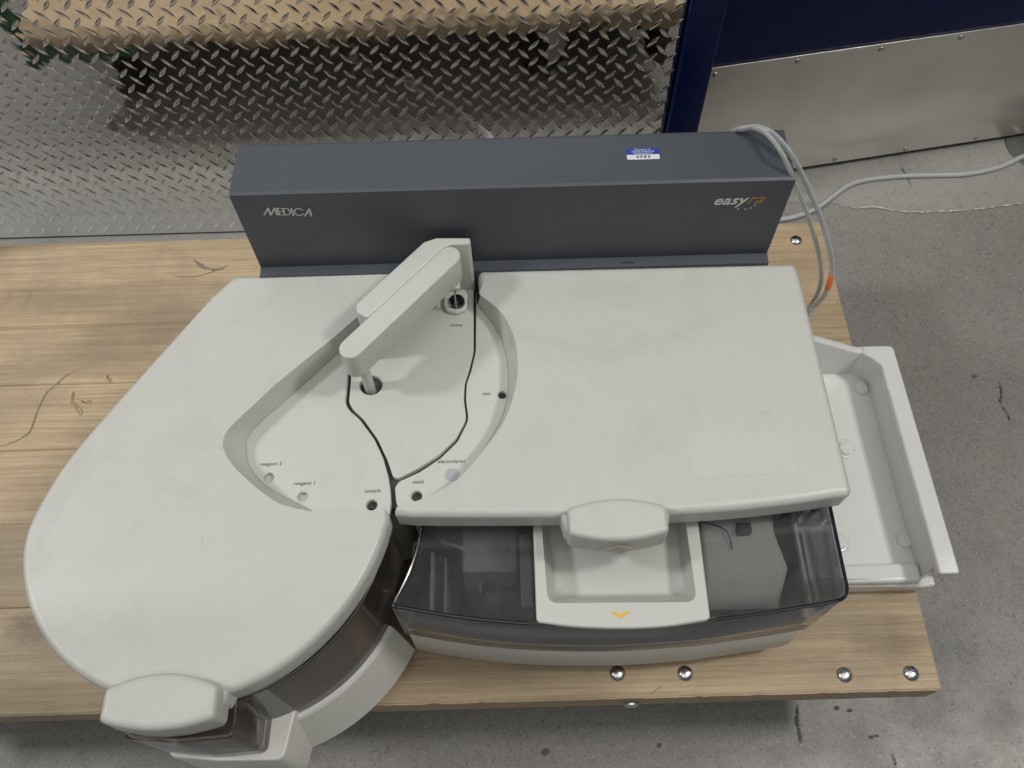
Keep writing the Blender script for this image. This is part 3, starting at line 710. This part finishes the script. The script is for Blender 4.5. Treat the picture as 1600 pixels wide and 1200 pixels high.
def chevron(name, c, w, h, th, M, mat, parent, up):
    s = 1 if up else -1
    pts = [(-w, -h*s), (0, h*s), (w, -h*s), (w-th*1.1, -h*s), (0, h*s-th*s), (-w+th*1.1, -h*s)]
    vs = [M @ Vector((x, y, z)) for z in (0, .0003) for x, y in pts]
    fs = [(0, 1, 4, 5), (1, 2, 3, 4), (6, 7, 10, 11), (7, 8, 9, 10)]+[(i, (i+1) % 6, (i+1) % 6+6, i+6) for i in range(6)]
    return mk(name, vs, fs, mat, parent, smooth=False)
Mh = Matrix.Translation((.0875, .2338, .2495)) @ Matrix.Rotation(radians(90), 4, 'X')
chevron('chevron', None, .0115, .0042, .0040, Mh, M_YELP, handR, True)

# ---- pipetting arm and its cover
aL = Vector((-.1440, .4085)); aR = Vector((-.0565, .5100)); dv = (aR-aL).normalized(); nv = Vector((-dv.y, dv.x))
f0 = aL+nv*.0118+dv*.033; f1_ = aR+nv*.0118+dv*.004
hp = [tuple(f0), P2(559, 489, .30), P2(556, 485, .30), P2(556, 475, .30), P2(662, 378, .30), P2(682, 371.5, .30), (-.0375, .5325), (-.0365, .531), (-.0365, .5262), (-.0385, .5245), (-.0545, .5245), (f1_.x, f1_.y)]
slab('arm_housing', fillet(hp, .004, 5), .3005, ZD-.003, M_ARM, A, r=.0020, n=4, draft=.0008)
def capsule(a, b, w1, w2, n=10):
    out = []; d = (b-a).normalized(); base_ = atan2(d.y, d.x)
    for k in range(n+1): t = base_-pi/2+pi*k/n; out.append((b.x+w2*cos(t), b.y+w2*sin(t)))
    for k in range(n+1): t = base_+pi/2+pi*k/n; out.append((a.x+w1*cos(t), a.y+w1*sin(t)))
    return out
arm = slab('pipette_arm', capsule(aL, aR, .0108, .0108), .3025, .2675, M_ARM, A, r=.0016, n=3, rb=.001)
tube('rod', [(aL.x+.005, aL.y+.002, .268), (aL.x+.005, aL.y+.002, .2)], .0052, M_ARM, arm, 24)
nx, ny = P2(713, 478, .235)
boxg('needle_clamp', nx-.003, nx+.006, ny-.001, ny+.012, .262, .2673, M_ARM, arm, bev=.001)
tube('needle', [(nx, ny+.003, .2618), (nx, ny, .258), (nx, ny-.0005, .21)], .00085, M_NEEDLE, arm, 10, smoothpts=False)
tube('sensor_wire', [(nx+.006, ny+.006, .264), (nx+.002, ny+.002, .260), (nx, ny, .256)], .0005, M_DARK2, arm, 8)
# home port
hx, hy = P2(714, 477, ZD)
cup = slab('home_port', fillet([(hx-.0135, hy+.014), (hx-.0135, hy-.004), (hx-.010, hy-.0105), (hx, hy-.0135), (hx+.009, hy-.0105), (hx+.0115, hy-.004), (hx+.0115, hy+.014)], .006, 5), ZD+.006, ZD, M_DECK, deckC, r=.002, n=4, holes=[circ((hx, hy), .0082)])
cc = [(.0080, ZD-.004), (.0080, ZD+.0085), (.0070, ZD+.0085), (.0068, ZD+.003), (.0055, ZD+.001), (.0052, ZD-.004)]
lathe('clear_cup', cc, (hx, hy, 0), M_CLEAR, cup, 32)
lathe('cup_core', [(.0052, ZD-.003), (.0052, ZD-.0045), (0, ZD-.0045)], (hx, hy, 0), M_DARK, cup, 24)

# ---- pale patch where a label once sat on the right cover
rp = [P2(1072, 677, ZL), P2(1236, 675, ZL), P2(1246, 740, ZL), P2(1084, 745, ZL)]
slab('label_residue', fillet(rp, .004, 4), ZL+.00025, ZL+.00002, M_RES, lidR, r=.0001, n=1)
# ---- rear housing
HX0, HX1 = -.2545, .2655
vs = []; prof = [(.5405, .2525), (.5402, .30), (.5400, .3565), (.5405, .3595), (.5435, .3608), (.600, .3608), (.6035, .3600), (.605, .357), (.605, .03), (.5288, .03), (.5288, .2508), (.5292, .2515), (.5395, .2525)]
N = len(prof)
bm = bmesh.new(); ra = [bm.verts.new((HX0, y, z)) for y, z in prof]; rb_ = [bm.verts.new((HX1, y, z)) for y, z in prof]
for i in range(N): bm.faces.new((ra[i-1], ra[i], rb_[i], rb_[i-1]))
f1 = bm.faces.new(ra); f2 = bm.faces.new(rb_); bmesh.ops.recalc_face_normals(bm, faces=bm.faces)
bmesh.ops.bevel(bm, geom=[e for e in bm.edges if (e.verts[0] in ra and e.verts[1] in ra) or (e.verts[0] in rb_ and e.verts[1] in rb_)], offset=.0006, segments=2, affect='EDGES')
me = bpy.data.meshes.new('rear_housing'); bm.to_mesh(me); bm.free(); house = fin('rear_housing', me, M_HOUSE, A, 25)
house['label'] = 'slate grey raised housing along the back'
# lettering on the front face of the housing
a_, b_ = Vector((0, .5400, .3565)), Vector((0, .5402, .30)); up = (a_-b_).normalized(); out_ = Vector((0, up.z, -up.y))*-1
FM = Matrix(((1, 0, 0), (0, up.y, -up.z), (0, up.z, up.y))).to_4x4()   # x right, y up the face, z towards the viewer
def face_pt(px, py):
    d = Fw*FPX + Rv*(px-800) - Uv*(py-600); n = FM.to_3x3() @ Vector((0, 0, 1)); return CAM+d*(n.dot(a_-CAM)/n.dot(d))
FI = FM.to_3x3().inverted()
def stroke_letters(name, strokes, w, tr, mat, parent):
    vs = []; fs = []
    for pts in strokes:
        q = [FI @ face_pt(*tr(x, y)) for x, y in pts]
        for j in range(len(q)):
            a = q[max(j-1, 0)]; b = q[min(j+1, len(q)-1)]; t = (b-a); t.z = 0; t.normalize()
            horiz = abs(t.x) > .9
            nrm = Vector((-t.y, t.x, 0)) if (len(q) > 2 or horiz) else Vector((1, 0, 0))
            k = w*(.62 if horiz and len(q) == 2 else .72 if len(q) > 2 else 1.0)
            for s in (-1, 1): vs.append(FM.to_3x3() @ (q[j]+nrm*k*s+Vector((0, 0, .0003+.00002*len(fs)))))
        b0 = len(vs)-2*len(q)
        for j in range(len(q)-1): fs.append((b0+2*j, b0+2*j+1, b0+2*j+3, b0+2*j+2))
    return mk(name, vs, fs, mat, parent, smooth=False)
tr = lambda x, y: (400+x/16, 310+y/16)
ST = [[(205, 415), (305, 228)], [(305, 228), (372, 415)], [(372, 415), (468, 228)], [(468, 228), (535, 415)],
      [(530, 228), (590, 415)], [(500, 240), (632, 240)], [(550, 322), (655, 322)], [(570, 403), (690, 403)],
      [(665, 228), (725, 415)], catmull([(660, 240), (740, 240), (810, 262), (850, 320), (852, 362), (815, 398), (725, 403)], 4),
      [(880, 225), (945, 415)], catmull([(1178, 278), (1100, 240), (1020, 240), (968, 285), (985, 350), (1045, 395), (1120, 403), (1190, 358)], 4),
      [(1222, 415), (1335, 222)], [(1335, 222), (1393, 415)], [(1275, 345), (1375, 345)]]
lg = stroke_letters('front_lettering', ST, .00085, tr, M_WHITE, house)
tr2 = lambda x, y: (1100+x/16, 290+y/16)
def ftext(s, x, y, size, mat, **k):
    c = face_pt(*tr2(x, y)); M = Matrix.Translation(c) @ FM @ Matrix.Translation((0, 0, .0004)); return text('front_lettering', s, M, size, mat, house, **k)
ftext('easy', 640, 368, .0178, M_WHITE, shear=.28, bold=.0003, spacing=1.0)
ftext('ra', 1262, 335, .0185, M_ORANGE, shear=.5, bold=.0001, spacing=1.05)
for x, y in ((848, 577), (1025, 583), (1165, 550), (1280, 474)):
    c = FI @ face_pt(*tr2(x, y)); vs = [FM.to_3x3() @ (c+Vector((.0011*cos(t)+.0004*sin(t), .0009*sin(t), .0004))) for t in [2*pi*k/14 for k in range(14)]]
    mk('lettering_dot', vs, [tuple(range(14))], M_WHITE, house, smooth=False)
# small print on the ledge
text('lettering', 'medica', flat(981, 409.5, .2528), .0042, M_BLACKINK, house, spacing=1.1, depth=.00005)
# asset sticker on top
ZT = .3608
s0 = P(978, 233, ZT); s1 = P(1029, 233, ZT); s2 = P(978, 250, ZT)
cx = (s0.x+s1.x)/2; sx = (s1.x-s0.x)/2; cy = (s0.y+s2.y)/2; sy = abs(s0.y-s2.y)/2
stk = slab('asset_sticker', fillet([(cx-sx, cy-sy), (cx+sx, cy-sy), (cx+sx, cy+sy), (cx-sx, cy+sy)], .0015, 3), ZT+.0003, ZT+.0001, M_STW, house, r=.0001, n=1)
ym = cy-sy+2*sy*.44
slab('blue_field', fillet([(cx-sx, ym, .0001), (cx+sx, ym, .0001), (cx+sx, cy+sy, .0012), (cx-sx, cy+sy, .0012)], .001, 3), ZT+.00045, ZT+.00031, M_BLUE, stk, r=.00003, n=1)
def sk(s, yy, size, mat, bold=0): text('lettering', s, Matrix.Translation((cx, yy, ZT+.00055)), size, mat, stk, bold=bold, depth=.00003)
hh = cy+sy-ym
sk('Property of', cy+sy-hh*.22, .0031, M_STW); sk('Global Analytical', cy+sy-hh*.52, .0031, M_STW); sk('Development', cy+sy-hh*.82, .0031, M_STW)
sk('0 0 8 5', (cy-sy+ym)/2, .0046, M_BLACKINK, .0001)

# ---- right smoked cover, pocket and base
def cz(poly): return poly
CT = .2045
lc = catmull([(-.083, .300), (-.0895, .262), (-.098, .232), (-.112, .2015)], 5)
front = catmull([(-.112, .2015), (-.05, .1895), (.014, .1820), (.09, .1790), (.167, .1815), (.23, .1880), (.2915, .1960)], 14)
cov_poly = lc[:-1] + fillet([front[0]]+[q for q in front[1:-1] if q[0] < .266]+[(.2915, .1965, .022), (.2925, .300)], .022, 8, False)
pk = [(.0145, .300), (.0145, .1905), (.1665, .1895), (.1675, .300)]
# smoked cover is a hollow shell open at the bottom; the pocket passes through its top
cov_hole = [(.0165, .294), (.0165, .1905), (.1650, .1895), (.1655, .294)]
cov = slab('smoked_front_cover', cov_poly, CT-.001, .1005, M_SMOKE, A, r=.0016, n=3, inner=.0028, holes=[cov_hole], hole_depth=.0028, ang=30)
cov['label'] = 'grey smoked see-through cover on the front'
def rim(name, pts, z, par, r_=.0017): return tube(name, [(x, y, z) for x, y in pts], r_, M_RIM, par, 8, sub=1, smoothpts=False)  # added bead, the darkening of the cover edge put into its colour
cp_ = [q for q in cov_poly]
iL = max(i for i, q in enumerate(cp_) if q[0] < .012); iR = min(i for i, q in enumerate(cp_) if q[0] > .169 and q[1] < .25)
rim('edge_shade_bead', offs(cp_, -.0006, False)[:iL+1] if ccw(cp_)[0] == cp_[0] else offs(cp_, .0006, False)[:iL+1], CT-.0018, cov)
rim('edge_shade_bead', offs(cp_, -.0006, False)[iR:] if ccw(cp_)[0] == cp_[0] else offs(cp_, .0006, False)[iR:], CT-.0018, cov)
# pocket: ivory dish with a lip
pout = [P2(833, 824, CT), P2(838, 968, CT)] + catmull(pp([(842, 973), (900, 979.5), (970, 982), (1040, 979), (1105, 969)], CT), 4)[0:] + [P2(1110, 965, CT), P2(1093, 824, CT)]
pout = [(pout[0][0], .301)]+pout[1:-1]+[(pout[-1][0], .301)]
pin_ = fillet([(P2(846, 850, CT)[0], .2975), P2(856, 943, CT)+(.010,), P2(1089, 941, CT)+(.010,), (P2(1075, 850, CT)[0], .2975)], .004, 7)
pfl = fillet([(.031, .2965), P2(872, 926, .178)+(.012,), P2(1067, 924, .178)+(.012,), (.1515, .2965)], .003, 7)
def dish():
    bm = bmesh.new(); po = ccw(fillet(pout, .003, 3)); pi_ = ccw(pin_); pf = ccw(pfl)
    assert len(pi_) == len(pf)
    i0 = min(range(len(pi_)), key=lambda i: near(pi_[i], (.03, .30))); pi_ = pi_[i0:]+pi_[:i0]
    i0 = min(range(len(pf)), key=lambda i: near(pf[i], (.031, .30))); pf = pf[i0:]+pf[:i0]
    def lp(pts, z, d=0): return [bm.verts.new((x, y, z)) for x, y in (offs(pts, d) if d else pts)]
    def br(a, b):
        for i in range(len(a)): bm.faces.new((a[i-1], a[i], b[i], b[i-1]))
    zt = CT+.0010; r = .0022
    rows = [lp(po, zt-r*(1-cos(pi/2*k/4)), -r*(1-sin(pi/2*k/4))-1e-6) for k in range(5)]+[lp(po, CT-.0045)]
    for a, b in zip(rows, rows[1:]): br(a, b)
    cap_mesh(bm, [rows[-1]], 0)
    inn = []
    for h, z in ((0, zt), (.015, zt-.0006), (.06, zt-.0024), (.14, zt-.0055), (.62, .1845), (.74, .1803), (.86, .1787), (1, .178)):
        inn.append([bm.verts.new((a[0]+(b[0]-a[0])*h, a[1]+(b[1]-a[1])*h, z)) for a, b in zip(pi_, pf)])
    for a, b in zip(inn, inn[1:]): br(a, b)
    cap_mesh(bm, [inn[-1]], 0); cap_mesh(bm, [rows[0], inn[0]], 0)
    # remove the bottom cap, keep it a thin dish
    bad = [f for f in bm.faces if all(abs(v.co.z-(CT-.0045)) < 1e-6 for v in f.verts)]
    bmesh.ops.delete(bm, geom=bad, context='FACES_ONLY')
    bmesh.ops.recalc_face_normals(bm, faces=bm.faces)
    for v in bm.verts:   # floor rises gently towards the back
        if v.co.z < .186: v.co.z += max(0, (v.co.y-.222))*.06
    me = bpy.data.meshes.new('pull_recess'); bm.to_mesh(me); bm.free(); return fin('pull_recess', me, M_ARM, cov, 50)
pocket = dish()
Mc = flat(970, 961, CT+.0012)
chevron('chevron', None, .0085, .0030, .0034, Mc, M_YEL, pocket, False)
# base under the smoked cover
bp = [(-.108, .296)]+[(x+.001, y) for x, y in front[:-1:3] if x < .258] + [(.2895, .1955, .026), (.2905, .296)]
bp[1] = (-.1095, .2015)
slab('front_base', fillet(bp, .004, 6), .0998, .028, M_BASE, A, r=.001, n=2, rb=.004)
# contents seen through the smoke
zI = .1005
box('drawer_floor', -.095, .2845, .2015, .2945, zI-.0004, zI+.004, M_DARK, A, r=.0004)
box('inner_column', -.052, .000, .24, .294, zI+.0045, .170, M_GREYP, A, r=.003)
box('inner_bracket', -.020, .012, .20, .236, zI+.0045, .125, M_DARK2, A, r=.002)
lathe('inner_valve', [(.009, .1045), (.009, .135), (.011, .137), (.011, .143), (.006, .146), (0, .146)], (-.022, .222, 0), M_DARK2, A, 24)
boxg('inner_fin', -.082, -.079, .205, .262, zI+.0045, .165, M_GREYP, A, bev=.0005)
boxg('inner_fin', -.069, -.0675, .205, .258, zI+.0045, .160, M_GREYP, A, bev=.0005)
box('side_bracket', .0025, .0135, .205, .275, zI+.0045, .172, M_GREYP, A, r=.001)
tube('inner_tube', [(-.085, .29, .16), (-.07, .27, .172), (-.05, .262, .170), (-.038, .248, .150), (-.036, .232, .13)], .0016, M_TUBE2, A, 8)
tube('inner_tube', [(.004, .29, .17), (-.004, .275, .178), (-.008, .258, .168), (-.004, .245, .150)], .0016, M_TUBE2, A, 8)
# pale liner on the right
vs = []; fs = []; prof = [(.2915, .194), (.268, .191), (.2645, .187), (.232, .180), (.214, .166), (.2015, .158)]
xs = [.172+.072*i/12 for i in range(13)]
for i, x in enumerate(xs):
    for y, z in prof:
        w = .0025*sin(i*1.1+y*60)*(i/12)**3; vs.append((x+w+(.0035*sin(y*85) if i > 10 else 0), y, z+.3*w))
for i in range(12):
    for k in range(5): fs.append((i*6+k, i*6+k+1, (i+1)*6+k+1, (i+1)*6+k))
ln = mk('inner_liner', vs, fs, M_LINER, A, 70); sm = ln.modifiers.new('thick', 'SOLIDIFY'); sm.thickness = .0015
box('inner_rail', .257, .2595, .205, .290, zI+.0045, .190, M_DARK2, A, r=.0005)
tube('inner_hose', [(.172, .275, .1925), (.192, .268, .193), (.198, .258, .190), (.199, .25, .186)], .0006, M_DARK, A, 8)
boxg('inner_clip', .205, .218, .262, .272, .186, .196, M_DARK, A, bev=.001)

# ---- left smoked window and base
def wrap(name, r_in, r_out_top, r_out_bot, z0, z1, a0, a1, mat, c=CL, n=48):
    """curved wall segment: outer and inner faces with end caps"""
    vs = []; fs = []
    for i in range(n+1):
        a = radians(a0+(a1-a0)*i/n); ca, sa = cos(a), sin(a)
        for r, z in ((r_out_bot, z0), (r_out_top, z1), (r_in, z1), (r_in, z0)): vs.append((c[0]+r*ca, c[1]+r*sa, z))
    for i in range(n):
        for k in range(4): fs.append((4*i+k, 4*i+(k+1) % 4, 4*i+4+(k+1) % 4, 4*i+4+k))
    fs.append((0, 1, 2, 3)); fs.append((4*n, 4*n+1, 4*n+2, 4*n+3))
    return mk(name, vs, fs, mat, A, 30)
win = wrap('smoked_side_window', .1515, .1545, .1580, .1005, .2215, -75, -2, M_SMOKEB)
win['label'] = 'brown smoked curved window below the round cover'
tube('edge_shade_bead', [(CL[0]+.1555*cos(radians(a)), CL[1]+.1555*sin(radians(a)), .2195) for a in range(-75, -3, 3)], .0014, M_RIM, win, 8, smoothpts=False)  # bead added along the window top, edge darkening put into its colour
wrap('smoked_side_window', .1515, .1545, .1580, .1005, .2215, -176, -117, M_SMOKEB)
wrap('round_base', .08, .1635, .1775, .029, .1000, -178, -24.5, M_BASE, n=64)
wrap('round_base_rim', .08, .1620, .1634, .1003, .1025, -178, -24.5, M_BASE, n=64)
# front box of the reagent window with its base
bx = fillet([(-.322, .145), (-.320, .0960, .008), (-.276, .0920), (-.2305, .0945, .008), (-.2300, .145)], .001, 5)
fb = slab('smoked_front_window', bx, .2215, .1165, M_SMOKEB, A, r=.002, n=3, inner=.0028, ang=30)
fb['label'] = 'dark smoked front window below the handle'
slab('front_foot', fillet([(-.3235, .150), (-.3220, .0935, .010), (-.276, .0890), (-.2160, .0880, .010), (-.2060, .150)], .004, 5), .1160, .029, M_BASE, A, r=.002, n=3, draft=.002)
box('reader_block', -.312, -.242, .102, .140, .1165, .212, M_DARK, A, r=.002)
# carousel with wedge bottles behind the window
lathe('carousel', [(.060, .1025), (.146, .1025), (.146, .112), (.060, .112)], (CL[0], CL[1]+.002, 0), M_GREYP, A, 48)
lathe('carousel_hub', [(.062, .1125), (.062, .2165), (0, .2165)], (CL[0], CL[1]+.002, 0), M_DARK, A, 40)
def wedge(a):
    d = radians(4.6); vs = []
    for z in (.1122, .196):
        for r, s in ((.108, -1), (.1485, -1), (.1485, 1), (.108, 1)):
            t = radians(a)+s*d*(1 if r > .12 else .9); vs.append((CL[0]+r*cos(t), CL[1]+r*sin(t), z))
    o = mk('reagent_bottle', vs, [(0, 1, 2, 3), (4, 5, 6, 7), (0, 1, 5, 4), (1, 2, 6, 5), (2, 3, 7, 6), (3, 0, 4, 7)], M_BOTTLE2 if int(a) % 3 else M_BOTTLE, A, smooth=False)
    t = radians(a); lathe('cap', [(.007, .1961), (.007, .206), (0, .2065)], (CL[0]+.126*cos(t), CL[1]+.126*sin(t), 0), M_DARK2, o, 16)
for k in range(9): wedge(-76+k*13)
# feet
for x, y in ((-.27, .20), (-.30, .45), (.24, .24), (.24, .50), (-.05, .24), (-.05, .5)):
    lathe('foot', [(.014, 0.0003), (.016, .010), (.014, .0285), (0, .0285)], (x, y, 0), M_RUB, A, 20)

# ---- side tray
def tray():
    bm = bmesh.new(); zf, zr = .031, .080
    X0, X1, Y0, Y1 = .262, .4575, .2545, .531
    # floor + walls built as rounded pieces
    fl = slab('side_tray', fillet([(.262, .262), (.446, .262, .004), (.446, .5225, .004), (.262, .5225)], .002, 4), zf, .0035, M_TRAY, A, r=.0008, n=2)
    w = slab('tray_rim', fillet([(.4375, .2525, .003), (.4590, .2525, .004), (.4575, .5315, .008), (.4180, .5315), (.4180, .5215), (.4280, .5140, .010), (.4365, .5040, .006)], .002, 6), zr, .068, M_TRAY, fl, r=.0028, n=4, draft=-.0008)
    slab('tray_side_wall', fillet([(.4378, .262, .002), (.4450, .262, .002), (.4480, .5300), (.4185, .5300), (.4185, .5218), (.4283, .5143, .010), (.4368, .5043, .006)], .002, 6), .0678, .006, M_TRAY, fl, r=.0003, n=1)
    # back wall rising towards the machine
    vs = []; fs = []; n = 16
    for i in range(n+1):
        s = i/n; x = .420-(.420-.292)*s; h = .0800-.0008+.062*(s**1.1 if s > 0 else 0)*min(1, s*4+.2)
        y0, y1 = .5215, .5315
        for k in range(7):
            t = pi*k/6; vs.append((x, (y0+y1)/2-cos(t)*(y1-y0)/2, h-.0024+.0024*sin(t)))
        vs.append((x, y1, .006)); vs.append((x, y0, .006))
    m = 9
    for i in range(n):
        for k in range(m): fs.append((i*m+k, i*m+(k+1) % m, (i+1)*m+(k+1) % m, (i+1)*m+k))
    fs.append(tuple(range(m))); fs.append(tuple(n*m+k for k in range(m)))
    mk('tray_back_wall', vs, fs, M_TRAY, fl, 40)
    slab('tray_front_lip', fillet([(.262, .2775), (.262, .2575), (.40, .2562), (.4372, .2562, .004), (.4372, .2775, .004)], .001, 4), .0405, .0045, M_TRAY, fl, r=.004, n=5)
    slab('tray_front_lip', fillet([(.262, .2566), (.40, .2550), (.4410, .2530), (.4560, .2545, .004), (.4560, .266, .004), (.262, .266)], .001, 5), .0290, .0040, M_TRAY, fl, r=.003, n=4, draft=-.003)
    for x, y in ((1345, 608), (1320, 702), (1412, 846), (1310, 848)):
        p = P(x, y, zf)
        lathe('tray_boss', [(.0128, .0001), (.0112, .0011), (.0098, .0002), (.0086, .0004), (.0078, .0036), (.0066, .0046), (0, .0046)], (p.x, p.y, zf), M_TRAY, fl, 32)
    bm.free(); return fl
tr_ = tray(); tr_['label'] = 'glossy white side tray with round bosses'

# ---- drain tubes
t1 = [(.215, .612, .29), (.222, .613, .345)]+[P(x, y, z) for x, y, z in [(1160, 202, .366), (1185, 199, .372), (1210, 211, .374), (1237, 243, .366), (1262, 291, .337), (1284, 345, .298), (1298, 395, .258), (1299, 430, .225), (1288, 462, .195), (1268, 488, .168)]]+[(.292, .462, .15)]
t2 = [(.212, .613, .29), (.216, .613, .34)]+[P(x, y, z) for x, y, z in [(1150, 203, .362), (1172, 200, .369), (1197, 209, .374), (1222, 240, .375), (1243, 288, .352), (1264, 342, .305), (1279, 395, .250), (1283, 430, .218), (1278, 458, .190), (1264, 482, .162)]]+[(.292, .470, .145)]
ta = tube('drain_tube', t1, .0026, M_TUBE2, A, 14); tb = tube('drain_tube', t2, .0023, M_TUBE, A, 14)
ta['label'] = 'milky tube with an orange band'; tb['label'] = 'clear thin tube'
tube('inner_bore', t2, .0012, M_TUBE, tb, 8)
dd = catmull([tuple(p) for p in t1], 8); 
j0 = min(range(len(dd)), key=lambda i: (Vector(dd[i])-P(1296, 431, .223)).length); j1 = min(range(len(dd)), key=lambda i: (Vector(dd[i])-P(1291, 452, .206)).length)
if j1-j0 < 2: j1 = j0+4
tube('orange_band', dd[j0:j1+1], .0030, M_BAND, ta, 14, smoothpts=False)
